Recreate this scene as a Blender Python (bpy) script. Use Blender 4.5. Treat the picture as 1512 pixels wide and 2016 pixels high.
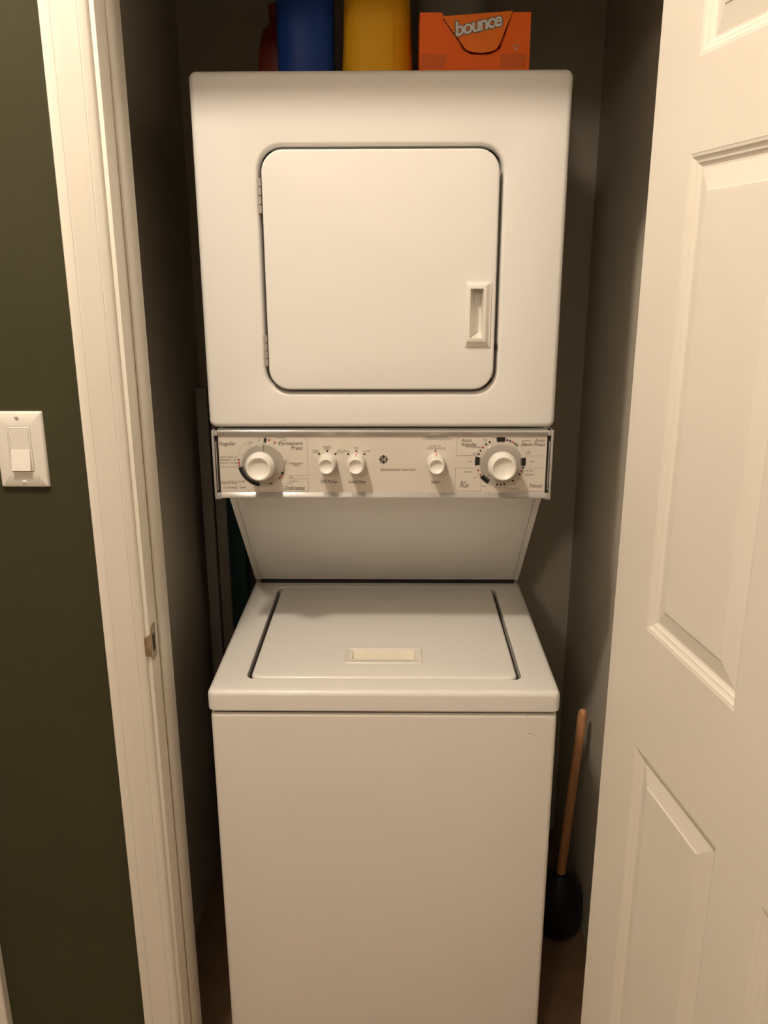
import bpy, bmesh, math, random
from mathutils import Vector, Matrix
random.seed(4)
S = bpy.context.scene
COL = S.collection
for o in list(bpy.data.objects):
    bpy.data.objects.remove(o)

# ------------------------------------------------------------------ camera, world, exposure
EYE = 1.57
cam = bpy.data.cameras.new('camera')
cam.sensor_fit = 'VERTICAL'
cam.sensor_height = 24.0
cam.lens = 24.0 * 1663.34 / 2016.0
cam.clip_start = 0.02
camo = bpy.data.objects.new('camera', cam)
COL.objects.link(camo)
pitch, yaw, roll = 0.288278, -0.014615, 0.002456
cy_, sy_, cp_, sp_ = math.cos(yaw), math.sin(yaw), math.cos(pitch), math.sin(pitch)
fw = Vector((sy_ * cp_, cy_ * cp_, -sp_)); rt = Vector((cy_, -sy_, 0)); dn = fw.cross(rt)
c_, s_ = math.cos(roll), math.sin(roll)
rx = c_ * rt + s_ * dn; dd_ = -s_ * rt + c_ * dn
camo.matrix_world = Matrix(((rx.x, -dd_.x, -fw.x, 0), (rx.y, -dd_.y, -fw.y, 0), (rx.z, -dd_.z, -fw.z, EYE), (0, 0, 0, 1)))
S.camera = camo

world = bpy.data.worlds.new('world')
S.world = world
world.use_nodes = True
world.node_tree.nodes['Background'].inputs[0].default_value = (0.02, 0.016, 0.012, 1)
world.node_tree.nodes['Background'].inputs[1].default_value = 0.3

LAMP_POS = (-0.50, 0.51, 2.715)
LAMP_R = 0.065
LAMP_COLOR = (1.0, 0.845, 0.68)
LAMP_STRENGTH = 590.0
FILL_LAMP_POS = (-0.90, -1.90, 2.62)      # unseen lamp added further back in the hall as fill light
FILL_LAMP_R = 0.15
FILL_LAMP_STRENGTH = 62.0
S.view_settings.view_transform = 'Standard'
S.view_settings.look = 'None'
S.view_settings.gamma = 1.0
S.view_settings.use_curve_mapping = False
S.view_settings.exposure = -0.36

# ------------------------------------------------------------------ materials
def mat(name, color, rough=0.5, metallic=0.0, bump=0.0, bscale=200.0, vary=0.0, vscale=6.0, coat=0.0,
        transmission=0.0, ior=1.45, emit=0.0, spec=0.5, stretch=None, alpha=1.0):
    m = bpy.data.materials.new(name)
    m.use_nodes = True
    nt = m.node_tree; N = nt.nodes; L = nt.links
    b = N['Principled BSDF']
    b.inputs['Base Color'].default_value = (*color, 1)
    b.inputs['Roughness'].default_value = rough
    b.inputs['Metallic'].default_value = metallic
    b.inputs['Coat Weight'].default_value = coat
    b.inputs['Coat Roughness'].default_value = 0.08
    b.inputs['Transmission Weight'].default_value = transmission
    b.inputs['IOR'].default_value = ior
    b.inputs['Specular IOR Level'].default_value = spec
    b.inputs['Alpha'].default_value = alpha
    if emit:
        b.inputs['Emission Color'].default_value = (*color, 1)
        b.inputs['Emission Strength'].default_value = emit
    tc = N.new('ShaderNodeTexCoord')
    src = tc.outputs['Object']
    if stretch:
        mp = N.new('ShaderNodeMapping'); mp.inputs['Scale'].default_value = stretch
        L.new(src, mp.inputs['Vector']); src = mp.outputs['Vector']
    if vary:
        n = N.new('ShaderNodeTexNoise'); n.inputs['Scale'].default_value = vscale; n.inputs['Detail'].default_value = 6
        L.new(src, n.inputs['Vector'])
        r = N.new('ShaderNodeMapRange')
        r.inputs['From Min'].default_value = 0.25; r.inputs['From Max'].default_value = 0.75
        r.inputs['To Min'].default_value = 1 - vary; r.inputs['To Max'].default_value = 1 + vary
        L.new(n.outputs['Fac'], r.inputs['Value'])
        mx = N.new('ShaderNodeMix'); mx.data_type = 'RGBA'; mx.blend_type = 'MULTIPLY'
        mx.inputs['Factor'].default_value = 1.0
        mx.inputs['A'].default_value = (*color, 1)
        L.new(r.outputs['Result'], mx.inputs['B'])
        L.new(mx.outputs['Result'], b.inputs['Base Color'])
    if bump:
        n2 = N.new('ShaderNodeTexNoise'); n2.inputs['Scale'].default_value = bscale; n2.inputs['Detail'].default_value = 3
        L.new(src, n2.inputs['Vector'])
        bp = N.new('ShaderNodeBump'); bp.inputs['Strength'].default_value = bump; bp.inputs['Distance'].default_value = 0.002
        L.new(n2.outputs['Fac'], bp.inputs['Height'])
        L.new(bp.outputs['Normal'], b.inputs['Normal'])
    return m

M = {}
M['olive'] = mat('olive_wall_paint', (0.046, 0.044, 0.021), 0.75, spec=0.25, bump=0.25, bscale=160, vary=0.05, vscale=3)
M['taupe'] = mat('closet_taupe_paint', (0.60, 0.555, 0.47), 0.75, spec=0.3, bump=0.2, bscale=160, vary=0.05, vscale=3)
M['cream_wall'] = mat('cream_wall_paint', (0.50, 0.46, 0.39), 0.7, bump=0.2, bscale=160, vary=0.03, vscale=3)
M['ceil'] = mat('ceiling_white', (0.75, 0.73, 0.68), 0.9, bump=0.4, bscale=90)
M['floor'] = mat('brown_floor', (0.25, 0.155, 0.088), 0.5, vary=0.2, vscale=14, bump=0.1)
M['trim'] = mat('white_trim_paint', (0.80, 0.76, 0.68), 0.36, bump=0.025, bscale=60, vary=0.03, vscale=8, stretch=(6, 6, 0.6))
M['doorp'] = mat('white_door_paint', (0.80, 0.76, 0.68), 0.42, bump=0.05, bscale=300, vary=0.02, vscale=5)
M['enamel'] = mat('white_enamel', (0.80, 0.785, 0.75), 0.33, coat=0.15, bump=0.015, bscale=90, vary=0.012, vscale=3)
M['enamel_soft'] = mat('white_enamel_satin', (0.80, 0.785, 0.75), 0.5, spec=0.35, bump=0.015, bscale=90, vary=0.012, vscale=3)
M['enamel_rough'] = mat('white_enamel_textured', (0.78, 0.745, 0.69), 0.45, coat=0.05, bump=0.03, bscale=420, vary=0.02, vscale=3)  # warmer than the cover enamel: warm tone of the light tinted in
M['plastic'] = mat('white_plastic', (0.83, 0.80, 0.74), 0.3, vary=0.01)
M['cream'] = mat('yellowed_plastic', (0.86, 0.80, 0.66), 0.35, vary=0.06, vscale=30)
M['panel'] = mat('console_cream', (0.70, 0.65, 0.57), 0.3, coat=0.3, vary=0.01)
M['clear'] = mat('clear_acrylic', (0.60, 0.57, 0.53), 0.09, coat=1.0, transmission=0.35, vary=0.02)
M['dial'] = mat('clear_dial_plastic', (0.95, 0.94, 0.92), 0.04, transmission=0.9, ior=1.2, vary=0.01)
M['black'] = mat('black_gap', (0.012, 0.010, 0.008), 0.6, vary=0.1)
M['ink'] = mat('dark_grey_ink', (0.024, 0.022, 0.021), 0.7, spec=0.2, vary=0.05)
M['inklight'] = mat('grey_ink', (0.20, 0.18, 0.16), 0.6, vary=0.05)
M['inkline'] = mat('thin_grey_rule_ink', (0.45, 0.41, 0.36), 0.6, vary=0.05)
M['red'] = mat('red_ink', (0.45, 0.05, 0.05), 0.6, vary=0.05)
M['pink'] = mat('faded_red_pointer', (0.65, 0.25, 0.22), 0.5, vary=0.05)
M['steel'] = mat('grey_steel', (0.50, 0.47, 0.43), 0.4, metallic=0.6, vary=0.1, vscale=40)
M['oldbrass'] = mat('worn_strike_metal', (0.40, 0.29, 0.18), 0.4, metallic=0.6, vary=0.4, vscale=120)
M['rust'] = mat('rust_chip', (0.16, 0.06, 0.03), 0.8, vary=0.3, vscale=300)
M['blue'] = mat('blue_bottle_plastic', (0.012, 0.055, 0.30), 0.45, spec=0.25, vary=0.05)
M['yellow'] = mat('yellow_bottle_plastic', (0.95, 0.47, 0.012), 0.5, spec=0.25, vary=0.04)
M['yellow2'] = mat('yellow_bottle_label', (0.98, 0.52, 0.02), 0.5, spec=0.25, vary=0.04)
M['white_jug'] = mat('white_jug_plastic', (0.42, 0.42, 0.40), 0.4, vary=0.04)
M['clearcap'] = mat('clear_cup_plastic', (0.72, 0.66, 0.62), 0.2, transmission=0.5, vary=0.03)
M['redb'] = mat('dark_red_plastic', (0.22, 0.025, 0.015), 0.5, vary=0.05)
M['orange'] = mat('orange_carton', (0.97, 0.16, 0.012), 0.55, spec=0.3, vary=0.03)
M['orange2'] = mat('orange_carton_flap', (0.95, 0.20, 0.008), 0.45, vary=0.03)
M['orange3'] = mat('carton_small_print', (0.60, 0.13, 0.02), 0.55, vary=0.1, vscale=200)
M['logo_white'] = mat('carton_logo_white', (0.80, 0.79, 0.78), 0.5, vary=0.02)
M['logo_grey'] = mat('carton_logo_outline', (0.22, 0.16, 0.13), 0.5, vary=0.02)
M['wood'] = mat('raw_wood_handle', (0.66, 0.33, 0.15), 0.5, vary=0.18, vscale=10, stretch=(12, 12, 1))
M['rubber'] = mat('black_rubber', (0.012, 0.012, 0.013), 0.4, vary=0.1)
M['rail'] = mat('grey_painted_rail', (0.30, 0.29, 0.27), 0.5, vary=0.06, vscale=20)
M['teal'] = mat('teal_board_cloth', (0.026, 0.066, 0.070), 0.85, bump=0.3, bscale=500, vary=0.12, vscale=30)
M['bulb'] = mat('lamp_glass', LAMP_COLOR, 0.5, emit=LAMP_STRENGTH)
M['fill_bulb'] = mat('fill_lamp_glass', LAMP_COLOR, 0.5, emit=FILL_LAMP_STRENGTH)

# ------------------------------------------------------------------ builders
def link(name, me, m, parent=None, smooth=False):
    o = bpy.data.objects.new(name, me)
    COL.objects.link(o)
    if m is not None:
        me.materials.append(M[m] if isinstance(m, str) else m)
    if parent is not None:
        o.parent = parent
    if smooth:
        for p in me.polygons:
            p.use_smooth = True
    return o

def from_bm(name, bm, m, parent=None, smooth_angle=None):
    bmesh.ops.recalc_face_normals(bm, faces=bm.faces)
    if smooth_angle is not None:
        for f in bm.faces:
            f.smooth = True
        for e in bm.edges:
            if len(e.link_faces) == 2 and e.calc_face_angle(0) > math.radians(smooth_angle):
                e.smooth = False
    me = bpy.data.meshes.new(name)
    bm.to_mesh(me); bm.free()
    return link(name, me, m, parent)

def thing(name, loc, label, cat, group=None, kind=None):
    o = bpy.data.objects.new(name, None)
    COL.objects.link(o)
    o.location = loc
    tag(o, label, cat, group, kind)
    bpy.context.view_layer.update()
    return o

def tag(o, label=None, cat=None, group=None, kind=None):
    if label: o['label'] = label
    if cat: o['category'] = cat
    if group: o['group'] = group
    if kind: o['kind'] = kind
    return o

def adopt(root):
    """meshes are written in world coordinates: shift each child of root so that the root's offset is undone"""
    off = Vector(root.location)
    for ch in root.children:
        ch.location = ch.location - off if ch.type == 'MESH' else ch.location

def box(bm, x0, x1, y0, y1, z0, z1, bevel=0.0, seg=2):
    vs = [bm.verts.new((x, y, z)) for x in (x0, x1) for y in (y0, y1) for z in (z0, z1)]
    q = [(0, 1, 3, 2), (4, 6, 7, 5), (0, 4, 5, 1), (2, 3, 7, 6), (0, 2, 6, 4), (1, 5, 7, 3)]
    fs = [bm.faces.new([vs[i] for i in f]) for f in q]
    if bevel:
        es = list({e for f in fs for e in f.edges})
        bmesh.ops.bevel(bm, geom=es, offset=bevel, segments=seg, profile=0.5, affect='EDGES')
    return vs

def mbox(name, m, dims, parent=None, bevel=0.0, seg=2):
    bm = bmesh.new()
    box(bm, *dims, bevel=bevel, seg=seg)
    return from_bm(name, bm, m, parent, 40 if bevel else None)

def rr(cx, cy, w, h, r, n=6):
    """rounded rectangle, 4*(n+1) points, counter-clockwise"""
    r = max(min(r, w / 2 - 1e-5, h / 2 - 1e-5), 1e-5)
    pts = []
    for k, (sx, sy) in enumerate(((1, 1), (-1, 1), (-1, -1), (1, -1))):
        for i in range(n + 1):
            a = math.pi / 2 * (k + i / n)
            pts.append((cx + sx * (w / 2 - r) + r * math.cos(a), cy + sy * (h / 2 - r) + r * math.sin(a)))
    return pts

def loft(bm, rings, cap0=True, cap1=True, close=True):
    vr = [[bm.verts.new(p) for p in ring] for ring in rings]
    n = len(vr[0])
    for a, b in zip(vr, vr[1:]):
        for i in range(n if close else n - 1):
            j = (i + 1) % n
            bm.faces.new((a[i], a[j], b[j], b[i]))
    if cap0: bm.faces.new(vr[0][::-1])
    if cap1: bm.faces.new(vr[-1])
    return vr

def F(y, cx, cz, w, h, r, n=6):       # ring in a plane facing the room (constant Y)
    return [(x, y, z) for x, z in rr(cx, cz, w, h, r, n)]

def T(z, cx, cy, w, h, r, n=6):       # ring in a horizontal plane
    return [(x, y, z) for x, y in rr(cx, cy, w, h, r, n)]

def roundover(mk, d0, w, h, r, rad, sign, steps=4):
    """rings going from the side (full size, depth d0+rad) to the face (inset rad, depth d0)"""
    out = []
    for i in range(steps + 1):
        a = math.pi / 2 * i / steps
        ins = rad * (1 - math.cos(a)); dep = rad * (1 - math.sin(a))
        out.append(mk(d0 + sign * dep, w - 2 * ins, h - 2 * ins, max(r - ins, 0.0008)))
    return out

def lathe_y(bm, cx, cz, prof, n=40, cap0=True, cap1=True):
    """prof: list of (radius, y)"""
    rings = [[(cx + r * math.cos(2 * math.pi * i / n), y, cz + r * math.sin(2 * math.pi * i / n)) for i in range(n)] for r, y in prof]
    return loft(bm, rings, cap0, cap1)

def lathe_z(bm, cx, cy, prof, n=32, sx=1.0, sy=1.0, power=2.0, cap0=True, cap1=True):
    rings = []
    for r, z in prof:
        ring = []
        for i in range(n):
            a = 2 * math.pi * i / n
            c, s = math.cos(a), math.sin(a)
            ex = math.copysign(abs(c) ** (2 / power), c); ey = math.copysign(abs(s) ** (2 / power), s)
            ring.append((cx + r * sx * ex, cy + r * sy * ey, z))
        rings.append(ring)
    return loft(bm, rings, cap0, cap1)

def tube(bm, pts, r, n=12):
    pts = [Vector(p) for p in pts]
    rings = []
    for i, p in enumerate(pts):
        d = (pts[min(i + 1, len(pts) - 1)] - pts[max(i - 1, 0)]).normalized()
        u = d.cross(Vector((0, 1, 0.13))).normalized(); v = d.cross(u)
        rad = r[i] if isinstance(r, (list, tuple)) else r
        rings.append([tuple(p + rad * (math.cos(2 * math.pi * k / n) * u + math.sin(2 * math.pi * k / n) * v)) for k in range(n)])
    loft(bm, rings)

def quad(bm, pts):
    return bm.faces.new([bm.verts.new(p) for p in pts])

def text_tris(s, size, shear=0.0, align='CENTER', bold=0.0, space=1.0):
    """outline of a text as (verts, polys) in its own plane, through a temporary font curve"""
    cu = bpy.data.curves.new('tmp_text', 'FONT')
    cu.body = s; cu.size = size; cu.shear = shear; cu.align_x = align; cu.align_y = 'CENTER'
    cu.offset = bold; cu.space_character = space; cu.resolution_u = 3
    ob = bpy.data.objects.new('tmp_text', cu)
    COL.objects.link(ob)
    dg = bpy.context.evaluated_depsgraph_get()
    me = ob.evaluated_get(dg).to_mesh()
    vs = [v.co.copy() for v in me.vertices]; ps = [list(p.vertices) for p in me.polygons]
    ob.evaluated_get(dg).to_mesh_clear()
    bpy.data.objects.remove(ob); bpy.data.curves.remove(cu)
    return vs, ps

def add_text(bm, s, x, z, size, y, shear=0.0, align='CENTER', bold=0.0, rot=0.0, space=1.0, tilt=None):
    vs, ps = text_tris(s, size, shear, align, bold, space)
    c, sn = math.cos(rot), math.sin(rot)
    bv = []
    for v in vs:
        u, w = v.x * c - v.y * sn, v.x * sn + v.y * c
        bv.append(bm.verts.new((x + u, y, z + w)))
    for p in ps:
        try: bm.faces.new([bv[i] for i in p])
        except ValueError: pass

# ------------------------------------------------------------------ the room
WF, WB = 1.21, 1.322            # closet front wall: room face and closet face
CEIL = 2.82
OL, OR_, OT = -0.385, 0.372, 2.045   # closet opening (jamb faces, head)
CL, CR, CB = -0.484, 0.457, 2.08    # closet side and back walls
HL, HR, HB = -1.95, 1.45, -3.20     # hall side walls and rear wall
LD0, LD1 = -1.53, -0.768            # neighbouring doorway in the same wall

def struct(name, bm, m, label, cat, smooth=None):
    o = from_bm(name, bm, m, None, smooth)
    return tag(o, label, cat, kind='structure')

bm = bmesh.new(); box(bm, HL - .1, HR + .1, HB - .1, CB + .1, -0.08, 0)
struct('floor', bm, 'floor', 'brown floor of hall and closet', 'floor')
bm = bmesh.new(); box(bm, HL - .1, HR + .1, HB - .1, CB + .1, CEIL, CEIL + .08)
struct('ceiling', bm, 'ceil', 'white ceiling above hall and closet', 'ceiling')
bm = bmesh.new()
for x0, x1, z0, z1 in ((HL, LD0 - .016, 0, 2.062), (LD1 + .016, OL - .016, 0, 2.062), (OR_ + .016, HR, 0, 2.062), (HL, HR, 2.062, CEIL)):
    box(bm, x0, x1, WF, WB, z0, z1)
struct('wall_front', bm, 'olive', 'dark olive green wall around the laundry closet doorway', 'wall')
bm = bmesh.new(); box(bm, CL - .1, CL, WB, CB + .1, 0, CEIL)
struct('wall_left', bm, 'taupe', 'taupe side wall of the closet beside the white door casing', 'wall')
bm = bmesh.new(); box(bm, CR, CR + .1, WB, CB + .1, 0, CEIL)
struct('wall_right', bm, 'taupe', 'taupe side wall of the closet behind the plunger', 'wall')
bm = bmesh.new(); box(bm, CL, CR, CB, CB + .1, 0, CEIL)
struct('wall_back', bm, 'taupe', 'taupe back wall behind the washer and dryer', 'wall')
for nm, d, lab in (('wall_hall_left', (HL - .1, HL, HB, WB, 0, CEIL), 'cream wall at the hall end past the second doorway'),
                   ('wall_hall_right', (HR, HR + .1, HB, WB, 0, CEIL), 'cream wall at the hall end behind the open door'),
                   ('wall_hall_rear', (HL, HR, HB - .1, HB, 0, CEIL), 'cream wall across the hall facing the closet')):
    bm = bmesh.new(); box(bm, *d)
    struct(nm, bm, 'cream_wall', lab, 'wall')
# shell of the space behind the front wall outside the closet (keeps the neighbouring doorway closed off)
bm = bmesh.new(); box(bm, HL, CL - .1, WB + .6, WB + .7, 0, CEIL)
struct('wall_neighbour_back', bm, 'taupe', 'taupe wall of the room behind the second doorway', 'wall')

# casings: one moulded profile swept around each doorway with mitred corners
PROF = [(0.0605, 0.0), (0.0605, 0.0150), (0.0590, 0.0172), (0.0560, 0.0180), (0.0455, 0.0180), (0.0446, 0.0168), (0.0440, 0.0168), (0.0432, 0.0172),
        (0.0300, 0.0158), (0.0130, 0.0136), (0.0122, 0.0122), (0.0115, 0.0122), (0.0105, 0.0134), (0.0050, 0.0126), (0.0020, 0.0105), (0.0004, 0.0075), (0.0, 0.005), (0.0, 0.0)]
def casing(name, xi0, xi1, zt, label):
    bm = bmesh.new()
    rings = []
    for path in range(4):
        ring = []
        for o, t in PROF:
            x = (xi0 - o) if path < 2 else (xi1 + o)
            z = 0.0 if path in (0, 3) else zt + o
            ring.append((x, WF - t, z))
        rings.append(ring)
    loft(bm, rings)
    return struct(name, bm, 'trim', label, 'door casing', 30)
casing('trim_1', OL - .0066, OR_ + .0066, OT + .006, 'white moulded casing around the closet doorway')
casing('trim_2', LD0 - .0066, LD1 + .0066, OT + .006, 'white moulded casing of the second doorway past the light switch')

def jamb(name, x0, x1, label, stop0=1.250, stop1=1.295, so=0.005):
    bm = bmesh.new()
    y0, y1 = WF - .002, WB + .001
    box(bm, x0 - .0155, x0, y0, y1, 0, OT + .0155, .0012)
    box(bm, x1, x1 + .0155, y0, y1, 0, OT + .0155, .0012)
    box(bm, x0, x1, y0, y1, OT, OT + .0155, .0012)
    o = struct(name, bm, 'trim', label, 'door frame', 30)
    for d in ((x0, x0 + so, stop0, stop1, 0, OT), (x1 - so, x1, stop0, stop1, 0, OT), (x0 + so, x1 - so, stop0, stop1, OT - so, OT)):
        b2 = bmesh.new(); box(b2, *d, .0026)
        from_bm('door_stop', b2, 'trim', o, 30)
    return o
jamb('trim_3', OL, OR_, 'white jamb lining the closet doorway')
jamb('trim_4', LD0, LD1, 'white jamb lining the second doorway past the light switch')
# closed flush leaf of the neighbouring doorway
bm = bmesh.new(); box(bm, LD0 + .003, LD1 - .003, 1.2805, 1.316, .008, OT - .003, .002)
d2 = struct('door_2', bm, 'doorp', 'closed white door in the second doorway', 'door', 30)

# baseboards
def baseboard(name, x0, x1, label):
    bm = bmesh.new()
    pr = [(0, 0), (.013, 0), (.013, .07), (.010, .078), (.006, .083), (.004, .09), (0, .09)]
    loft(bm, [[(x, WF - t, z) for t, z in pr] for x in (x0, x1)])
    struct(name, bm, 'trim', label, 'baseboard', 30)
baseboard('baseboard_left', LD1 + .0675, OL - .0675, 'white baseboard under the light switch')
baseboard('baseboard_right', OR_ + .0675, HR, 'white baseboard behind the open door')

# strike plate on the closet jamb
sp = thing('strike_plate', (OL, WF, 0.96), 'small worn metal strike plate on the white door jamb', 'strike plate')
bm = bmesh.new()
pl = []
for y, w in ((1.2405, 0), (1.2385, 1), (1.214, 1), (1.2085, 1)):
    pl.append(y)
zc = 0.992
rings = []
for x, yy, hh in ((OL + .0012, 1.234, .0285), (OL + .0012, 1.216, .0285), (OL + .0012, 1.2105, .022), (OL + .0008, 1.2065, .019), (OL - .0025, 1.2035, .017), (OL - .0062, 1.2020, .0155), (OL - .0095, 1.2010, .0125)):
    rings.append([(x, yy, zc - hh), (x, yy, zc + hh), (x - .0011, yy + .0011, zc + hh), (x - .0011, yy + .0011, zc - hh)])
loft(bm, rings)
from_bm('plate', bm, 'oldbrass', sp, 50)
bm = bmesh.new(); box(bm, OL + .0010, OL + .0016, 1.2165, 1.2275, zc - .014, zc + .014)
from_bm('latch_hole', bm, 'black', sp)
for dz in (-.021, .021):
    bm = bmesh.new()
    n = 10
    loft(bm, [[(OL + t, 1.222 + r * math.cos(2 * math.pi * i / n), zc + dz + r * math.sin(2 * math.pi * i / n)) for i in range(n)] for t, r in ((.0010, .0036), (.0019, .0030))])
    from_bm('screw', bm, 'steel', sp, 40)
adopt(sp)

# ------------------------------------------------------------------ open six-panel door
PH = math.radians(9.0)
DU = Vector((math.sin(PH), -math.cos(PH), 0)); DN = Vector((math.cos(PH), math.sin(PH), 0))  # along the leaf, through the leaf
DO = Vector((0.3312, 1.190, 0))
DT = 0.035; DW = 0.762
def dpt(u, t, z):
    p = DO + DU * u + DN * t
    return (p.x, p.y, z)
US = [(0.0, 0.107), (0.335, 0.427), (0.655, DW)]
PU = [(0.107, 0.335), (0.427, 0.655)]
PZ = [(0.245, 0.897), (1.080, 1.691), (1.795, 1.925)]
RZ = [(0.010, 0.245), (0.897, 1.080), (1.691, 1.795), (1.925, 2.040)]
def dbox(bm, u0, u1, z0, z1, t0=0.0, t1=DT):
    vs = [bm.verts.new(dpt(u, t, z)) for u in (u0, u1) for t in (t0, t1) for z in (z0, z1)]
    for f in [(0, 1, 3, 2), (4, 6, 7, 5), (0, 4, 5, 1), (2, 3, 7, 6), (0, 2, 6, 4), (1, 5, 7, 3)]:
        bm.faces.new([vs[i] for i in f])
bm = bmesh.new()
us = [0.0, 0.107, 0.335, 0.427, 0.655, DW]; zs = [0.010, 0.245, 0.897, 1.080, 1.691, 1.795, 1.925, 2.040]
for i in range(5):
    for j in range(7):
        if i in (1, 3) and j in (1, 3, 5):
            continue
        for t in (0.0, DT):
            quad(bm, [dpt(us[i], t, zs[j]), dpt(us[i + 1], t, zs[j]), dpt(us[i + 1], t, zs[j + 1]), dpt(us[i], t, zs[j + 1])])
for (a, b) in (((0, zs[0]), (0, zs[-1])), ((0, zs[-1]), (DW, zs[-1])), ((DW, zs[-1]), (DW, zs[0])), ((DW, zs[0]), (0, zs[0]))):
    quad(bm, [dpt(a[0], 0, a[1]), dpt(b[0], 0, b[1]), dpt(b[0], DT, b[1]), dpt(a[0], DT, a[1])])
bmesh.ops.remove_doubles(bm, verts=bm.verts, dist=1e-5)
door = from_bm('door_1', bm, 'doorp')
tag(door, 'open white six-panel door swung toward the hall', 'door', kind='structure')
PP = [(0, 0), (.0012, .0006), (.004, .0012), (.006, .0032), (.0085, .0048), (.0105, .0052), (.0125, .0072), (.015, .0088), (.0175, .0090), (.019, .0085), (.042, .0030), (.0432, .0016), (.046, .0014)]
for (u0, u1) in PU:
    for (z0, z1) in PZ:
        bm = bmesh.new()
        for side in (0, 1):
            rings = []
            for ins, dep in PP:
                t = dep if side == 0 else DT - dep
                rings.append([dpt(u0 + ins, t, z0 + ins), dpt(u1 - ins, t, z0 + ins), dpt(u1 - ins, t, z1 - ins), dpt(u0 + ins, t, z1 - ins)])
            loft(bm, rings, cap0=False, cap1=True)
        from_bm('panel', bm, 'doorp', door)
# hinges (barrels on the pivot edge) and knob of the leaf
for hz in (0.22, 1.02, 1.80):
    bm = bmesh.new()
    c = DO + DU * -0.001 + DN * (DT + .004)
    lathe_z(bm, c.x, c.y, [(.002, hz - .049), (.0055, hz - .045), (.0055, hz + .045), (.002, hz + .049)], 14)
    from_bm('hinge', bm, 'steel', door, 40)
for side in (0, 1):
    bm = bmesh.new()
    ctr = DO + DU * 0.70
    prof = [(.031, 0.0), (.031, .004), (.026, .008), (.012, .010), (.011, .028), (.020, .034), (.027, .045), (.027, .054), (.020, .062), (.006, .065)]
    rings = []
    for r, h in prof:
        t = -h if side == 0 else DT + h
        rings.append([tuple(Vector(dpt(0.70 + r * math.cos(2 * math.pi * i / 24), t, 0.96 + r * math.sin(2 * math.pi * i / 24)))) for i in range(24)])
    loft(bm, rings)
    from_bm('door_knob', bm, 'steel', door, 40)

# ------------------------------------------------------------------ light switch
sw = thing('light_switch', (-0.549, WF, 1.25), 'white rocker light switch on the dark olive wall', 'light switch')
px, pz, pw, ph = -0.5492, 1.3064, 0.0716, 0.1135
bm = bmesh.new()
y0 = WF
rw, rh = 0.0345, 0.0675
rz = pz + .0015
rings = [F(y0, px, pz, pw, ph, .002, 3), F(y0 - .0028, px, pz, pw - .0004, ph - .0004, .002, 3), F(y0 - .0052, px, pz, pw - .0038, ph - .0038, .0015, 3),
         F(y0 - .0062, px, pz, pw - .0066, ph - .0066, .001, 3), F(y0 - .0062, px, rz, rw, rh, .001, 3), F(y0 - .0030, px, rz, rw, rh, .001, 3)]
loft(bm, rings)
from_bm('plate', bm, 'plastic', sw, 50)
bm = bmesh.new()
loft(bm, [F(y0 - .0028, px, rz, rw - .0012, rh - .0012, .001, 3), F(y0 - .0068, px, rz, rw - .0012, rh - .0012, .001, 3), F(y0 - .0072, px, rz, rw - .002, rh - .002, .001, 3),
          F(y0 - .0072, px, rz, rw - .006, rh - .0055, .0006, 3), F(y0 - .0050, px, rz, rw - .006, rh - .0055, .0006, 3)])
from_bm('rocker_frame', bm, 'plastic', sw, 50)
bm = bmesh.new()
w2 = (rw - .0068) / 2; h2 = (rh - .0063) / 2
prf = [(rz + h2, .0052), (rz + h2, .0074), (rz, .0068), (rz - .001, .0070), (rz - h2, .0135), (rz - h2 - .0002, .0052)]
loft(bm, [[(px + s * w2, y0 - t, z) for z, t in prf] for s in (-1, 1)])
from_bm('rocker', bm, 'plastic', sw)
for dz in (.0485, -.0485):
    bm = bmesh.new()
    lathe_y(bm, px, pz + dz, [(.0036, y0 - .0058), (.0036, y0 - .0066), (.0022, y0 - .0075)], 16)
    s_o = from_bm('screw', bm, 'plastic', sw, 40)
    bm = bmesh.new(); box(bm, px - .0026, px + .0026, y0 - .0079, y0 - .0074, pz + dz - .0004, pz + dz + .0004)
    from_bm('slot', bm, 'inklight', s_o)
adopt(sw)

# ------------------------------------------------------------------ stacked washer and dryer
U = thing('stacked_washer_dryer', (-0.023, 1.65, 0), 'white stacked washer and dryer unit standing in the closet', 'washer dryer')
WX, WW, WY = -0.021, 0.603, 1.307
DX, DYF, DZ0, DZ1 = -0.0255, 1.4574, 1.292, 1.8567
UB = 1.985
TOPZ, COVZ = 0.8615, 0.8190

# washer cabinet
bm = bmesh.new()
cyc = (WY + UB) / 2; dep = UB - WY
mk = lambda z, w, h, r: T(z, WX, cyc, w, h, r)
rings = [mk(.022, WW, dep, .008), mk(COVZ - .010, WW, dep, .008)] + roundover(mk, COVZ - .003, WW, dep, .008, .006, -1)[1:]
loft(bm, rings)
wc = from_bm('washer_cabinet', bm, 'enamel_rough', U, 35)
for x, z, w, h in ((.2335, .7797, .0042, .0013), (.2405, .7770, .0035, .0010), (.2455, .7752, .0018, .0010), (.2284, .8125, .0022, .0012)):
    bm = bmesh.new()
    quad(bm, [(x - w / 2, WY - .0003, z - h / 2), (x + w / 2, WY - .0003, z - h * .3), (x + w * .4, WY - .0003, z + h / 2), (x - w * .45, WY - .0003, z + h * .4)])
    from_bm('paint_chip', bm, 'rust', wc)
for sx in (-1, 1):
    for y in (WY + .06, UB - .06):
        bm = bmesh.new()
        lathe_z(bm, WX + sx * .26, y, [(.018, 0), (.018, .010), (.007, .012), (.007, .0225)], 16)
        from_bm('leveling_foot', bm, 'rubber', U, 40)
mbox('seam_gap_shade', 'black', (WX - WW / 2 + .006, WX + WW / 2 - .006, WY + .006, UB - .006, COVZ - .004, COVZ + .004), U)  # black filler stands for the dark of the seam

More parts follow.
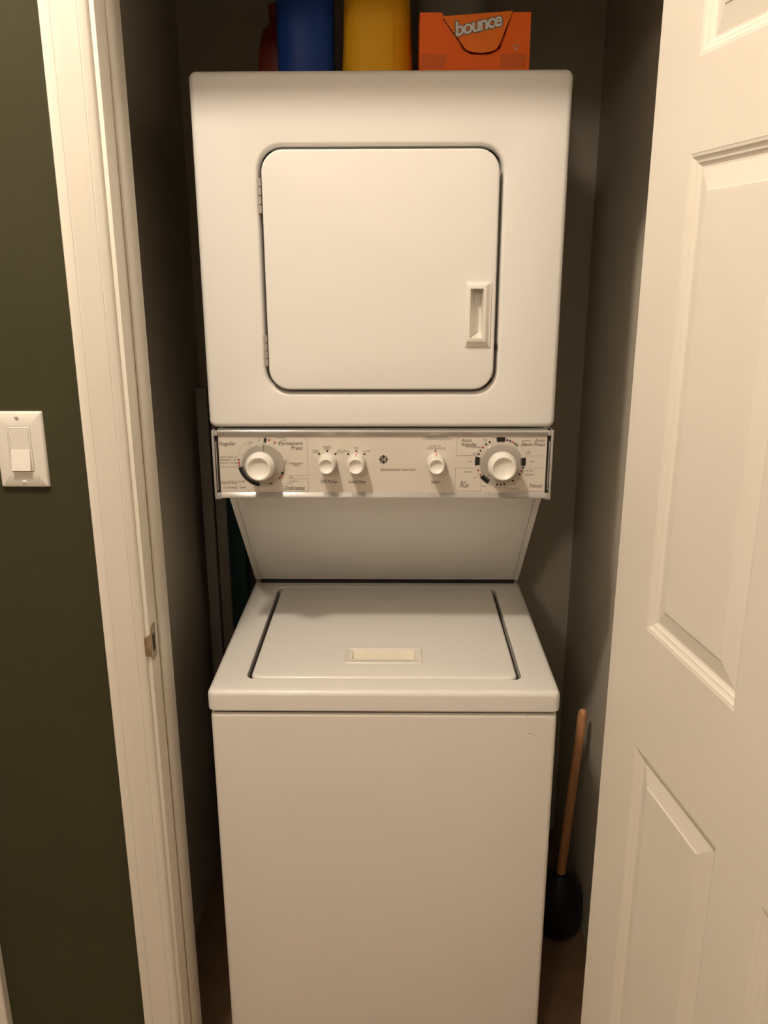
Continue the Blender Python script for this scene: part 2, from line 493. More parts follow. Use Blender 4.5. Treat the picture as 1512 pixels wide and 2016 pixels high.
# washer top cover with the lid opening
LX0, LX1, LY0, LY1 = -0.2578, 0.2160, 1.3525, 1.7865
lcx, lcy, lw, lh = (LX0 + LX1) / 2, (LY0 + LY1) / 2, LX1 - LX0, LY1 - LY0
cw = WW + .007
cy0 = WY - .0035
ccy = (cy0 + UB) / 2; cdep = UB - cy0
mk = lambda z, w, h, r: T(z, WX, ccy, w, h, r)
rings = [mk(COVZ + .001, cw - .012, cdep - .012, .008), mk(COVZ + .0025, cw - .005, cdep - .005, .010), mk(COVZ + .006, cw, cdep, .012)]
rings += roundover(mk, TOPZ, cw, cdep, .012, .010, -1, 6)
hw, hh = lw + .015, lh + .005
rings += [T(TOPZ, lcx, lcy, hw + .004, hh + .004, .018), T(TOPZ - .0012, lcx, lcy, hw + .001, hh + .001, .017), T(TOPZ - .024, lcx, lcy, hw, hh, .017)]
bm = bmesh.new(); loft(bm, rings)
from_bm('washer_top', bm, 'enamel', U, 35)

mbox('lid_gap_shade', 'black', (lcx - hw / 2 + .001, lcx + hw / 2 - .001, lcy - hh / 2 + .001, lcy + hh / 2 - .001, TOPZ - .0235, TOPZ - .0165), U)  # black floor plate put in to darken the gap around the lid
# lid with a pull pocket
HX0, HX1, HY0, HY1 = -0.0950, 0.0500, 1.4060, 1.4715
hcx, hcy, hwid, hdep = (HX0 + HX1) / 2, (HY0 + HY1) / 2, HX1 - HX0, HY1 - HY0
LZ = TOPZ + .0018
mk = lambda z, w, h, r: T(z, lcx, lcy, w, h, r)
rings = [mk(TOPZ - .0155, lw - .004, lh - .004, .014)] + roundover(mk, LZ, lw, lh, .016, .0055, -1, 5)
rings += [T(LZ, hcx, hcy, hwid - .004, hdep - .004, .003), T(LZ - .012, hcx, hcy, hwid - .004, hdep - .004, .003)]
bm = bmesh.new(); loft(bm, rings)
lid = from_bm('washer_lid', bm, 'enamel', U, 35)
bm = bmesh.new()
pk = (hcx - .003 + .003, hcy + .004, hwid - .028, hdep - .026)
rings = [T(LZ - .011, hcx, hcy, hwid - .006, hdep - .006, .002, 3), T(LZ - .0002, hcx, hcy, hwid - .006, hdep - .006, .002, 3), T(LZ + .0002, hcx, hcy, hwid, hdep, .003, 3), T(LZ + .0014, hcx, hcy, hwid - .002, hdep - .002, .003, 3),
         T(LZ + .0018, hcx, hcy, hwid - .007, hdep - .007, .002, 3), T(LZ + .0006, hcx, hcy, hwid - .010, hdep - .010, .002, 3), T(LZ + .0006, pk[0], pk[1], pk[2], pk[3], .002, 3)]
loft(bm, rings, cap1=False)
lf = from_bm('lid_handle', bm, 'plastic', lid, 40)
bm = bmesh.new()
x0, x1, ya, yb = pk[0] - pk[2] / 2, pk[0] + pk[2] / 2, pk[1] - pk[3] / 2, pk[1] + pk[3] / 2
zt = LZ + .0006; zl = LZ - .0085
P = lambda x, y, z: (x, y, z)
quad(bm, [P(x0, yb, zt), P(x1, yb, zt), P(x1 - .004, ya + .010, zl), P(x0 + .004, ya + .010, zl)])
quad(bm, [P(x0 + .004, ya + .010, zl), P(x1 - .004, ya + .010, zl), P(x1 - .001, ya, zl + .001), P(x0 + .001, ya, zl + .001)])
quad(bm, [P(x0 + .001, ya, zl + .001), P(x1 - .001, ya, zl + .001), P(x1, ya, zt), P(x0, ya, zt)])
quad(bm, [P(x0, ya, zt), P(x0, yb, zt), P(x0 + .004, ya + .010, zl), P(x0 + .001, ya, zl + .001)])
quad(bm, [P(x1, ya, zt), P(x1, yb, zt), P(x1 - .004, ya + .010, zl), P(x1 - .001, ya, zl + .001)])
from_bm('pull_pocket', bm, 'cream', lid)

# back column with the sloped panel under the console
SB = Vector((0, 1.8156, .8740)); ST = Vector((0, 1.5480, 1.1625))
bm = bmesh.new()
prof = [(SB.y, TOPZ + .0095), (UB, TOPZ + .0095), (UB, DZ0 - .002), (ST.y - .03, DZ0 - .002), (ST.y - .03, ST.z + .02), (ST.y, ST.z), (SB.y, SB.z)]
loft(bm, [[(x, y, z) for y, z in prof] for x in (WX - .3000, WX + .3000)])
from_bm('rear_column', bm, 'enamel', U)
sd = (ST - SB).normalized(); sn = Vector((0, -sd.z, sd.y)) * -1
if sn.y > 0: sn = -sn
bm = bmesh.new()
def slab_on_slope(bm, x0, x1, a, b, th, rad=.0008):
    L_ = (ST - SB).length
    pts = []
    for s in (a, b):
        for t in (0.0002, th):
            p = SB + sd * (L_ * s) + sn * t
            pts.append((p.y, p.z))
    vs = [bm.verts.new((x, *q)) for x in (x0, x1) for q in pts]
    for f in [(0, 1, 3, 2), (4, 6, 7, 5), (0, 4, 5, 1), (2, 3, 7, 6), (0, 2, 6, 4), (1, 5, 7, 3)]:
        bm.faces.new([vs[i] for i in f])
slab_on_slope(bm, WX - .2885, WX + .2885, .012, .999, .0022)
from_bm('sloped_panel', bm, 'enamel', U)
for sx in (-1, 1):
    bm = bmesh.new()
    a, b = sorted((WX + sx * .2900, WX + sx * .3012))
    slab_on_slope(bm, a, b, -.01, .999, .0026)
    from_bm('side_flange', bm, 'enamel', U)
mbox('rear_gap_shade', 'black', (WX - .288, WX + .292, SB.y - .001, SB.y + .10, TOPZ + .0002, TOPZ + .0096), U)  # black strip in place of the shaded gap below the slope

# dryer cabinet
dcx, dcz, dww, dhh = DX, (DZ0 + DZ1) / 2, 0.603, DZ1 - DZ0
DRX0, DRX1, DRZ0, DRZ1 = -0.2172, 0.1658, 1.3588, 1.7418
rcx, rcz, rw_, rh_ = (DRX0 + DRX1) / 2, (DRZ0 + DRZ1) / 2, DRX1 - DRX0, DRZ1 - DRZ0
mk = lambda y, w, h, r: F(y, dcx, dcz, w, h, r, 8)
rings = [mk(UB, dww, dhh, .010)] + roundover(mk, DYF, dww, dhh, .012, .009, 1, 6)
hole = lambda y, e, r: F(y, rcx, rcz, rw_ + 2 * e, rh_ + 2 * e, r, 8)
rings += [hole(DYF, .0125, .044), hole(DYF + .0006, .0100, .042), hole(DYF + .0030, .0075, .040), hole(DYF + .0075, .0058, .038), hole(DYF + .030, .0056, .038)]
bm = bmesh.new(); loft(bm, rings)
from_bm('dryer_cabinet', bm, 'enamel_soft', U, 35)
# black plate standing in for the shade inside the door gap
mbox('door_gap_shade', 'black', (DRX0 + .0, DRX1 - .0, DYF + .022, DYF + .0295, DRZ0, DRZ1), U)

# dryer door
BX0, BX1, BZ0, BZ1 = 0.1160, 0.1580, 1.4312, 1.5380
bcx, bcz, bw, bh = (BX0 + BX1) / 2, (BZ0 + BZ1) / 2, BX1 - BX0, BZ1 - BZ0
DF = 1.4500
mk = lambda y, w, h, r: F(y, rcx, rcz, w, h, r, 8)
rings = [mk(DF + .024, rw_ - .004, rh_ - .004, .033)] + roundover(mk, DF, rw_, rh_, .035, .004, 1, 5)
rings += [F(DF, bcx, bcz, bw - .006, bh - .006, .002, 8), F(DF + .020, bcx, bcz, bw - .006, bh - .006, .002, 8)]
bm = bmesh.new(); loft(bm, rings)
dd = from_bm('dryer_door', bm, 'enamel_soft', U, 35)
bm = bmesh.new()
fb = DF - .0090
fx, fz, fw_, fh_ = bcx - .003, bcz + .002, bw - .010, bh - .014
rings = [F(DF + .019, bcx, bcz, bw - .008, bh - .008, .001, 3), F(DF - .0002, bcx, bcz, bw - .008, bh - .008, .001, 3), F(DF - .0003, bcx, bcz, bw, bh, .0012, 3), F(DF - .0020, bcx, bcz, bw, bh, .0012, 3),
         F(DF - .0028, bcx - .001, bcz, bw - .0035, bh - .004, .001, 3), F(DF - .0030, bcx - .001, bcz, bw - .0045, bh - .006, .001, 3),
         F(fb, fx, fz, fw_, fh_, .001, 3), F(fb - .0004, fx, fz, fw_ - .001, fh_ - .001, .001, 3),
         F(fb - .0004, fx - .0005, fz, fw_ - .0105, fh_ - .0125, .0008, 3), F(fb + .003, fx - .0005, fz, fw_ - .011, fh_ - .0135, .0008, 3), F(DF + .016, fx + .003, fz + .002, fw_ - .021, fh_ - .022, .0008, 3)]
loft(bm, rings)
from_bm('door_handle', bm, 'plastic', dd, 40)

# hinges in the gap on the left of the dryer door
for z0, z1, xx in ((1.6452, 1.6995, -.2212), (1.3985, 1.4510, -.2212)):
    bm = bmesh.new()
    k = 4; seg = (z1 - z0) / k
    for i in range(k):
        lathe_z(bm, xx, DF + .0045, [(.0016, z0 + i * seg + .0005), (.0027, z0 + i * seg + .0009), (.0027, z0 + (i + 1) * seg - .0009), (.0016, z0 + (i + 1) * seg - .0005)], 12)
    box(bm, xx - .0042, xx, DF + .0065, DF + .0085, z0, z1, .0003, 1)
    from_bm('hinge', bm, 'steel', U, 40)
bm = bmesh.new(); box(bm, DRX1 - .001, DRX1 + .005, DF + .008, DF + .016, 1.4255, 1.4350)
from_bm('door_latch', bm, 'black', U)

# console
KX0, KX1, KZ0, KZ1 = -0.3218, 0.2736, 1.1662, 1.2888
KY = 1.4525
mbox('console_body', 'enamel', (KX0 + .010, KX1 - .010, KY + .004, ST.y + .06, KZ0 + .008, KZ1 - .002), U, .002)
kc = mbox('control_panel', 'panel', (KX0 + .0085, KX1 - .0085, KY, KY + .004, KZ0 + .006, KZ1 - .006), U)
# clear frame: upper bar, lower ledge, end caps
def bar(name, prof, m='clear', x0=KX0 + .004, x1=KX1 - .004):
    bm = bmesh.new()
    loft(bm, [[(x, y, z) for y, z in prof] for x in (x0, x1)])
    return from_bm(name, bm, m, U, 25)
bar('upper_frame_bar', [(KY + .014, KZ1), (KY - .0046, KZ1), (KY - .0060, KZ1 - .0019), (KY - .0064, KZ1 - .0030), (KY - .0058, KZ1 - .0045), (KY - .0030, KZ1 - .0095), (KY - .0002, KZ1 - .0100), (KY - .0002, KZ1 - .006), (KY + .014, KZ1 - .005)])
bar('lower_frame_bar', [(KY - .0002, KZ0 + .0096), (KY - .0046, KZ0 + .0036), (KY - .0054, KZ0 + .0028), (KY - .0056, KZ0 + .0020), (KY - .0056, KZ0 + .0006), (KY - .0050, KZ0), (KY + .014, KZ0), (KY + .014, KZ0 + .006), (KY - .0002, KZ0 + .006)])
for sx, xe in ((-1, KX0), (1, KX1)):
    bm = bmesh.new()
    a, b = sorted((xe, xe - sx * .0040))
    box(bm, a, b, KY - .0085, KY + .014, KZ0 - .0015, KZ1 + .0005, .0012)
    for z0, z1 in ((KZ1 - .0095, KZ1), (KZ0 - .0015, KZ0 + .0095)):
        a, b = sorted((xe - sx * .0035, xe - sx * .0100))
        box(bm, a, b, KY - .0075, KY + .012, z0, z1, .001)
    e = from_bm('end_cap', bm, 'clear', U, 40)
    a, b = sorted((xe - sx * .0042, xe - sx * .0098))
    bm = bmesh.new(); box(bm, a, b, KY - .0012, KY + .010, KZ0 + .0096, KZ1 - .0096)
    from_bm('end_slot', bm, 'black', e)
    a, b = sorted((xe - sx * .0050, xe - sx * .0066))
    bm = bmesh.new(); box(bm, a, b, KY - .0034, KY - .0010, KZ0 + .014, KZ1 - .020, .0006)
    from_bm('glint_rib', bm, 'clear', e, 40)

PY = KY - .0004       # plane of the printing
def pr(name, m): return bmesh.new()
LTX, LTZ = -0.2353, 1.2304
RTX, RTZ = 0.1836, 1.2312
# lettering
bmD, bmL, bmR, bmN = 'ink', 'inklight', 'red', 'inkline'    # dark ink, grey ink, red ink, thin rules
SH = 0.22
def tl(s, x, z, size, bm=None, align='CENTER', shear=SH, bold=0.0):
    b = bmesh.new(); add_text(b, s, x, z, size, PY, shear, align, bold)
    from_bm('lettering', b, bm or bmL, kc)
tl('Regular', -0.3112, 1.2640, .0098, align='LEFT', bold=.00012)
tl('Permanent', -0.1640, 1.2645, .0098, align='RIGHT', bold=.00012); tl('Press', -0.1640, 1.2562, .0098, align='RIGHT', bold=.00012)
tl('Delicates', -0.1625, 1.1835, .0098, align='RIGHT', bold=.00012)
tl('LIGHT SOIL . 6', -0.3115, 1.2400, .0048, align='LEFT'); tl('NORMAL . 10', -0.3115, 1.2345, .0048, align='LEFT'); tl('HEAVY . 14 MIN', -0.3115, 1.2290, .0048, align='LEFT')
tl('PULL KNOB TO START', -0.3110, 1.1952, .0042, align='LEFT'); tl('PUSH TO STOP', -0.3110, 1.1918, .0042, align='LEFT')
tl('WASH', -0.2950, 1.1842, .0052); tl('SPIN', -0.2725, 1.1842, .0052)
tl('NORMAL', -0.2010, 1.2742, .0040); tl('LIGHT', -0.1965, 1.2700, .0040)
tl('PERMANENT', -0.1760, 1.2282, .0042); tl('PRESS', -0.1760, 1.2247, .0042)
tl('SOIL', -0.1860, 1.2030, .0040); tl('NORMAL', -0.1810, 1.1957, .0040); tl('LIGHT', -0.1890, 1.1920, .0036)
tl('COLD', -0.1415, 1.2518, .0045); tl('COLD', -0.1415, 1.2482, .0045)
tl('WARM', -0.1210, 1.2585, .0045); tl('COLD', -0.1210, 1.2548, .0045)
tl('HOT', -0.0995, 1.2518, .0045); tl('COLD', -0.0985, 1.2482, .0045)
tl('WASH', -0.1285, 1.1975, .0042, bmD); tl('RINSE', -0.1285, 1.1940, .0042, bmD); tl('Temp', -0.1130, 1.1952, .0080, bmD)
tl('SMALL', -0.0865, 1.2508, .0045); tl('MED', -0.0697, 1.2560, .0045); tl('LARGE', -0.0520, 1.2508, .0045)
tl('Load Size', -0.0690, 1.1952, .0080, bmD)
tl('Spacemaker Laundry', 0.0032, 1.2178, .0074, bmL)
tl('Start', 0.0695, 1.1948, .0080, bmD)
tl('PUSH TO', 0.0695, 1.2595, .0045); tl('START/ENERGIZE', 0.0695, 1.2555, .0045)
tl('REMOVE LINT FROM', 0.0715, 1.2762, .0040); tl('FILTER BEFORE EACH LOAD', 0.0715, 1.2727, .0040)
tl('Auto', 0.1140, 1.2700, .0090, align='LEFT', bold=.0001); tl('Regular', 0.1140, 1.2628, .0090, align='LEFT', bold=.0001)
tl('Auto', 0.2600, 1.2700, .0090, align='RIGHT', bold=.0001); tl('Perm Press', 0.2600, 1.2628, .0090, align='RIGHT', bold=.0001)
tl('Air', 0.1130, 1.1942, .0090, align='LEFT', bold=.0001); tl('Fluff', 0.1130, 1.1876, .0090, align='LEFT', bold=.0001)
tl('Timed', 0.2580, 1.1880, .0090, align='RIGHT', bold=.0001)
tl('DRY', 0.1560, 1.2710, .0040); tl('NORMAL', 0.1380, 1.2580, .0044); tl('LESS', 0.1370, 1.2465, .0040); tl('OFF', 0.1300, 1.2315, .0044); tl('20 MIN', 0.1280, 1.2135, .0044); tl('10', 0.1385, 1.2030, .0044); tl('OFF', 0.1555, 1.1870, .0048)
tl('NORMAL', 0.2270, 1.2690, .0042); tl('DRY', 0.2240, 1.2615, .0040); tl('LESS', 0.2320, 1.2500, .0040); tl('DRY', 0.2320, 1.2468, .0040); tl('OFF', 0.2395, 1.2315, .0044); tl('60 MIN', 0.2350, 1.2152, .0042); tl('NORMAL', 0.2360, 1.2080, .0042); tl('50', 0.2195, 1.2010, .0040); tl('40', 0.2090, 1.1905, .0040); tl('30 MINUTES', 0.2080, 1.1825, .0038)
for q, xx in ((20, .1765), (15, .1850), (10, .1930)): tl(str(q), xx, 1.1845, .0036)
# curved cycle arrows (small open loops) printed by the timer
def arc(bm, cx, cz, r0, r1, a0, a1, n=14, y=PY):
    own = bm if isinstance(bm, str) else None
    if own: bm = bmesh.new()
    pts0 = [(cx + r0 * math.sin(a), y, cz + r0 * math.cos(a)) for a in [a0 + (a1 - a0) * i / n for i in range(n + 1)]]
    pts1 = [(cx + r1 * math.sin(a), y, cz + r1 * math.cos(a)) for a in [a0 + (a1 - a0) * i / n for i in range(n + 1)]]
    v0 = [bm.verts.new(p) for p in pts0]; v1 = [bm.verts.new(p) for p in pts1]
    for i in range(n):
        bm.faces.new((v0[i], v0[i + 1], v1[i + 1], v1[i]))
    if own: from_bm('dial_ring' if n >= 40 else 'dial_segment', bm, own, kc)
def loop_arrow(x, z, s=1.0, bm=None):
    b = bmesh.new()
    arc(b, x, z, .0015 * s, .0021 * s, math.radians(40), math.radians(320), 10)
    quad(b, [(x + .0003 * s, PY, z + .0028 * s), (x + .0022 * s, PY, z + .0016 * s), (x + .0003 * s, PY, z + .0006 * s), (x + .0004 * s, PY, z + .0016 * s)])
    from_bm('cycle_arrow', b, bm or bmL, kc)
def on_dial(cx, cz, r, deg):
    a = math.radians(deg); return cx + r * math.sin(a), cz + r * math.cos(a)
for deg in (-33, -27, -6, 86, 93, 187, 163, 160):
    x, z = on_dial(LTX, LTZ, .0405, deg); loop_arrow(x, z, 1.0, bmD if deg in (163, 160) else bmL)
x, z = on_dial(LTX, LTZ, .0405, 112); loop_arrow(x, z)
loop_arrow(-0.3065, 1.1842); loop_arrow(-0.2862, 1.1842, 1.0, bmD)
# dial rings, segments and ticks
arc(bmN, LTX, LTZ, .0448, .0453, math.radians(-80), math.radians(280), 60)
def dot(bm, cx, cz, r, deg, s=.0016):
    x, z = on_dial(cx, cz, r, deg)
    a = -math.radians(deg)
    c, sn_ = math.cos(a), math.sin(a)
    b = bmesh.new(); quad(b, [(x + (u * c - w * sn_) * s, PY - .0001, z + (u * sn_ + w * c) * s) for u, w in ((-1, -1), (1, -1), (1, 1), (-1, 1))])
    from_bm('tick_mark', b, bm, kc)
arc(bmD, LTX, LTZ, .0345, .0445, math.radians(190), math.radians(258), 20)
for deg in (262, 269, 276): dot(bmR, LTX, LTZ, .0418, deg)
arc(bmD, LTX, LTZ, .0345, .0440, math.radians(5), math.radians(12), 4)
dot(bmR, LTX, LTZ, .0420, 18); dot(bmR, LTX, LTZ, .0420, 33)
arc(bmD, LTX, LTZ, .0370, .0420, math.radians(117), math.radians(123), 4)
dot(bmR, LTX, LTZ, .0405, 127); dot(bmR, LTX, LTZ, .0405, 134)
for a0, a1 in ((-11, 10), (79, 99), (262, 283), (208, 232)):
    arc(bmD, RTX, RTZ, .0350, .0445, math.radians(a0), math.radians(a1), 8)
for deg in (15, 22, 36, 43, 104, 122, 145, 168, 177, 186, 290, 300, 321, 331): dot(bmD, RTX, RTZ, .0410, deg)
for deg in (29, 113, 310, 236, 249): dot(bmR, RTX, RTZ, .0410, deg)
arc(bmN, RTX, RTZ, .0448, .0452, math.radians(0), math.radians(360), 60)
def square(bm, x, z, s=.0016, rot=0.0):
    c, sn_ = math.cos(rot), math.sin(rot)
    b = bmesh.new(); quad(b, [(x + (u * c - w * sn_) * s, PY - .0001, z + (u * sn_ + w * c) * s) for u, w in ((-1, -1), (1, -1), (1, 1), (-1, 1))])
    from_bm('tick_mark', b, bm, kc)
for kx in (-.1206, -.0697):
    square(bmD, kx - .0143, 1.2455, .0016, math.pi / 4); square(bmD, kx, 1.2510, .0016); square(bmD, kx + .0143, 1.2455, .0016, math.pi / 4)
square(bmD, .0695, 1.2515, .0014)
# thin frame rules
def rule(x0, z0, x1, z1, t=.00035):
    b = bmesh.new()
    if abs(z0 - z1) < 1e-6: quad(b, [(x0, PY, z0 - t), (x1, PY, z0 - t), (x1, PY, z0 + t), (x0, PY, z0 + t)])
    else: quad(b, [(x0 - t, PY, z0), (x0 + t, PY, z0), (x1 + t, PY, z1), (x1 - t, PY, z1)])
    from_bm('rule_line', b, bmN, kc)
rule(-.313, 1.2225, -.280, 1.2225); rule(-.192, 1.2068, -.1555, 1.2068); rule(-.190, 1.2008, -.1555, 1.2008)
rule(-.1555, 1.2068, -.1555, 1.2700); rule(-.1555, 1.1825, -.1555, 1.2008); rule(-.313, 1.1762, -.160, 1.1762); rule(-.235, 1.2770, -.162, 1.2770)
arc(bmN, -.1622, 1.2703, .0063, .0070, 0, math.pi / 2, 8); arc(bmN, -.1622, 1.1830, .0063, .0070, math.pi / 2, math.pi, 8)
rule(.1065, 1.2430, .1405, 1.2430); rule(.1065, 1.2430, .1065, 1.2700); arc(bmN, .1132, 1.2703, .0063, .0070, -math.pi / 2, 0, 8); rule(.113, 1.2770, .160, 1.2770)
rule(.1050, 1.2205, .1410, 1.2205); rule(.1050, 1.1850, .1050, 1.2205); arc(bmN, .1118, 1.1850, .0063, .0070, math.pi, 1.5 * math.pi, 8); rule(.112, 1.1785, .1500, 1.1785); rule(.1500, 1.1785, .1500, 1.1985)
rule(.228, 1.2425, .262, 1.2425); rule(.228, 1.2205, .262, 1.2205); rule(.190, 1.1785, .262, 1.1785)
# round monogram badge: dark disc, scalloped ring and script letters
gx, gz = -0.0219, 1.2359
bmG = bmesh.new()
n = 40
v = []
for i in range(n):
    a = 2 * math.pi * i / n
    r = .0074 + .0004 * math.cos(8 * a)
    v.append(bmG.verts.new((gx + r * math.cos(a), PY, gz + r * math.sin(a))))
bmG.faces.new(v)
from_bm('badge_disc', bmG, 'ink', kc)
bmG = bmesh.new()
for k in range(4):
    a0 = math.radians(90 * k + 14); a1 = math.radians(90 * k + 76)
    arc(bmG, gx, gz, .0055, .0063, a0, a1, 8, PY - .0002)
    aa = math.radians(90 * k + 45)
    arc(bmG, gx + .0049 * math.sin(aa), gz + .0049 * math.cos(aa), .0007, .0013, aa - 2.2, aa + 2.2, 8, PY - .0002)
add_text(bmG, 'GE', gx, gz, .0076, PY - .0002, .15, 'CENTER', .00005, space=.72)
from_bm('badge_monogram', bmG, 'panel', kc)
tl('OPERATING', .110, KZ0 + .0020, .0028)

# knobs
def knob(name, cx, cz, rb, rf, rd, ln, lab):
    bm = bmesh.new()
    y0 = KY - .0006; yf = y0 - ln
    prof = [(rb, y0), (rb, y0 - ln * .10), (rb - .0004, y0 - ln * .16), (rf + .0018, y0 - ln * .52), (rf + .0006, yf + .004), (rf + .0002, yf + .0020), (rf - .0004, yf + .0007), (rf - .0014, yf), (rd + .0012, yf), (rd + .0002, yf + .0006), (rd - .0012, yf + .0022), (rd * .72, yf + .0042), (rd * .38, yf + .0052), (rd * .1, yf + .0056)]
    lathe_y(bm, cx, cz, prof, 48)
    o = from_bm(name, bm, 'plastic', U, 50)
    o['label'] = lab
    return o, y0, yf
def timer(cx, cz, lab, deg):
    # clear skirt disc, then the white knob on it
    bm = bmesh.new()
    lathe_y(bm, cx, cz, [(.0368, KY - .0035), (.0375, KY - .0042), (.0375, KY - .0062), (.0362, KY - .0072), (.0150, KY - .0085)], 64)
    bk = bmesh.new()
    lathe_y(bk, cx, cz, [(.0150, KY - .0006), (.0160, KY - .020), (.0235, KY - .0225), (.0249, KY - .0250), (.0253, KY - .030), (.0252, KY - .0355), (.0244, KY - .0385), (.0230, KY - .0415), (.0219, KY - .0450), (.0213, KY - .0485), (.0206, KY - .0498), (.0196, KY - .0502), (.0184, KY - .0500),
                         (.0174, KY - .0490), (.0160, KY - .0474), (.0125, KY - .0452), (.0070, KY - .0438), (.0015, KY - .0434)], 56)
    o = from_bm('timer_knob', bk, 'plastic', U, 50)
    o['label'] = lab
    sk = from_bm('dial_skirt', bm, 'dial', o, 40)
    bm = bmesh.new()
    a = math.radians(deg); dx, dz = math.sin(a), math.cos(a)
    y = KY - .0092
    quad(bm, [(cx + dx * r + s * dz * .0004, y + (.0008 if r > .03 else 0), cz + dz * r - s * dx * .0004) for r, s in ((.0225, -1), (.0225, 1), (.0345, 1), (.0345, -1))])
    from_bm('pointer_line', bm, 'ink', o)
timer(LTX, LTZ, 'large white washer timer knob over a clear dial', 8)
timer(RTX, RTZ, 'large white dryer timer knob over a clear dial', 222)
for kx, lab, ptr in ((-.1206, 'small white water temperature knob', None), (-.0697, 'small white load size knob with red pointer', 0.0), (.0700, 'small white start knob with red pointer', -.06)):
    o, y0, yf = knob('selector_knob', kx, 1.2310, .0162, .0134, .0117, .035, lab)
    if ptr is not None:
        bm = bmesh.new()
        cx = kx + (.0006 if ptr else 0)
        def rad(f): return .0162 + .0004 - (.0162 - .0148) * f
        ya, yb = y0 - .0030, y0 - .0190
        quad(bm, [(cx - .0007, ya, 1.2310 + .0168), (cx + .0007, ya, 1.2310 + .0168), (cx + .0007, yb, 1.2310 + .0154), (cx - .0007, yb, 1.2310 + .0154)])
        quad(bm, [(cx - .0007 + ptr * .04, y0 - .0010, 1.2310 + .0200), (cx + .0007 + ptr * .04, y0 - .0010, 1.2310 + .0200), (cx + .0007, ya, 1.2310 + .0168), (cx - .0007, ya, 1.2310 + .0168)])
        from_bm('pointer_mark', bm, 'pink', o)
adopt(U)

# ------------------------------------------------------------------ things on top of the dryer
DTOP = DZ1 + .0005
def bottle(name, x, y, label, m, prof, sx, sy, power, cap=None, capm=None, group='laundry bottles on top of the dryer'):
    t = thing(name, (x, y, DTOP), label, 'bottle')
    t['group'] = group
    bm = bmesh.new(); lathe_z(bm, x, y, prof, 40, sx, sy, power)
    from_bm('body', bm, m, t, 60)
    if cap:
        bm = bmesh.new(); lathe_z(bm, x, y, cap, 28)
        from_bm('cap', bm, capm, t, 40)
    return t
z = DTOP
b = bottle('detergent_bottle', -.1590, 1.655, 'blue detergent bottle standing on the dryer beside the yellow bottle', 'blue',
           [(.042, z), (.049, z + .003), (.0505, z + .012), (.0500, z + .06), (.0505, z + .12), (.051, z + .17), (.047, z + .195), (.034, z + .215), (.021, z + .226), (.020, z + .235)], 1.0, .80, 2.6,
           [(.024, z + .2352), (.025, z + .24), (.025, z + .275), (.022, z + .280), (.010, z + .281)], 'white_jug')
adopt(b)
b = bottle('fabric_softener_bottle', -.0335, 1.640, 'yellow bottle standing on the dryer beside the orange carton', 'yellow',
           [(.054, z), (.0605, z + .003), (.0622, z + .012), (.0610, z + .04), (.0585, z + .075), (.0578, z + .11), (.0560, z + .15), (.048, z + .185), (.034, z + .21), (.021, z + .225), (.020, z + .235)], 1.0, .72, 3.0,
           [(.024, z + .2352), (.0245, z + .24), (.0235, z + .275), (.019, z + .280), (.010, z + .281)], 'yellow2')
# raised arched label panel following the front of the bottle
bm = bmesh.new()
nr, nc = 14, 12
grid = []
def fy(dx, r):   # front surface of the superellipse
    q = min(abs(dx) / r, .999)
    return 1.640 - r * .72 * (1 - q ** 3.0) ** (1 / 3.0)
for i in range(nr + 1):
    row = []
    zz = z + .014 + .135 * i / nr
    half = .040 if i < nr * .55 else .040 * math.sqrt(max(0.02, 1 - ((i - nr * .55) / (nr * .47)) ** 2))
    f = (zz - z)
    r = .0622 + (.0578 - .0622) * min(f / .11, 1) - (.0018 * max(0, f - .11) / .04)
    for j in range(nc + 1):
        dx = -.012 + half * (2 * j / nc - 1)
        row.append(bm.verts.new((-.0335 + dx, fy(dx, r) - .0012, zz)))
    grid.append(row)
for i in range(nr):
    for j in range(nc):
        bm.faces.new((grid[i][j], grid[i][j + 1], grid[i + 1][j + 1], grid[i + 1][j]))
from_bm('label_panel', bm, 'yellow2', b, 60)
adopt(b)
b = bottle('white_jug', .098, 1.790, 'pale grey jug standing on the dryer behind the orange carton', 'white_jug',
           [(.056, z), (.064, z + .004), (.0655, z + .02), (.0650, z + .12), (.066, z + .18), (.060, z + .215), (.045, z + .24), (.022, z + .258), (.021, z + .266)], 1.0, .75, 2.6,
           [(.025, z + .2662), (.026, z + .270), (.026, z + .30), (.010, z + .302)], 'blue')
adopt(b)
b = bottle('red_bottle', -.222, 1.78, 'dark red squat bottle half hidden behind the blue bottle on the dryer', 'redb',
           [(.040, z), (.044, z + .004), (.0425, z + .05), (.0380, z + .10), (.030, z + .128), (.017, z + .142), (.016, z + .15)], 1.0, .9, 2.2,
           [(.018, z + .1502), (.018, z + .172), (.008, z + .174)], 'redb')
adopt(b)
# clear measuring cup upside down on a small stack (between blue and yellow bottles)
b = bottle('clear_bottle', -.100, 1.775, 'clear plastic bottle behind the blue and yellow bottles on the dryer', 'clearcap',
           [(.020, z), (.024, z + .003), (.0245, z + .02), (.024, z + .15), (.020, z + .17), (.012, z + .185), (.011, z + .195)], 1.0, 1.0, 2.0,
           [(.013, z + .1952), (.013, z + .215), (.006, z + .217)], 'white_jug')
adopt(b)

# orange carton of dryer sheets
ct = thing('dryer_sheet_carton', (.126, 1.585, DTOP), 'orange carton with white bounce lettering and torn flap on the dryer', 'carton')
bx0, bx1, by0, by1, bz1 = .0375, .2162, 1.532, 1.640, DTOP + .0965
th = .0012
bm = bmesh.new()
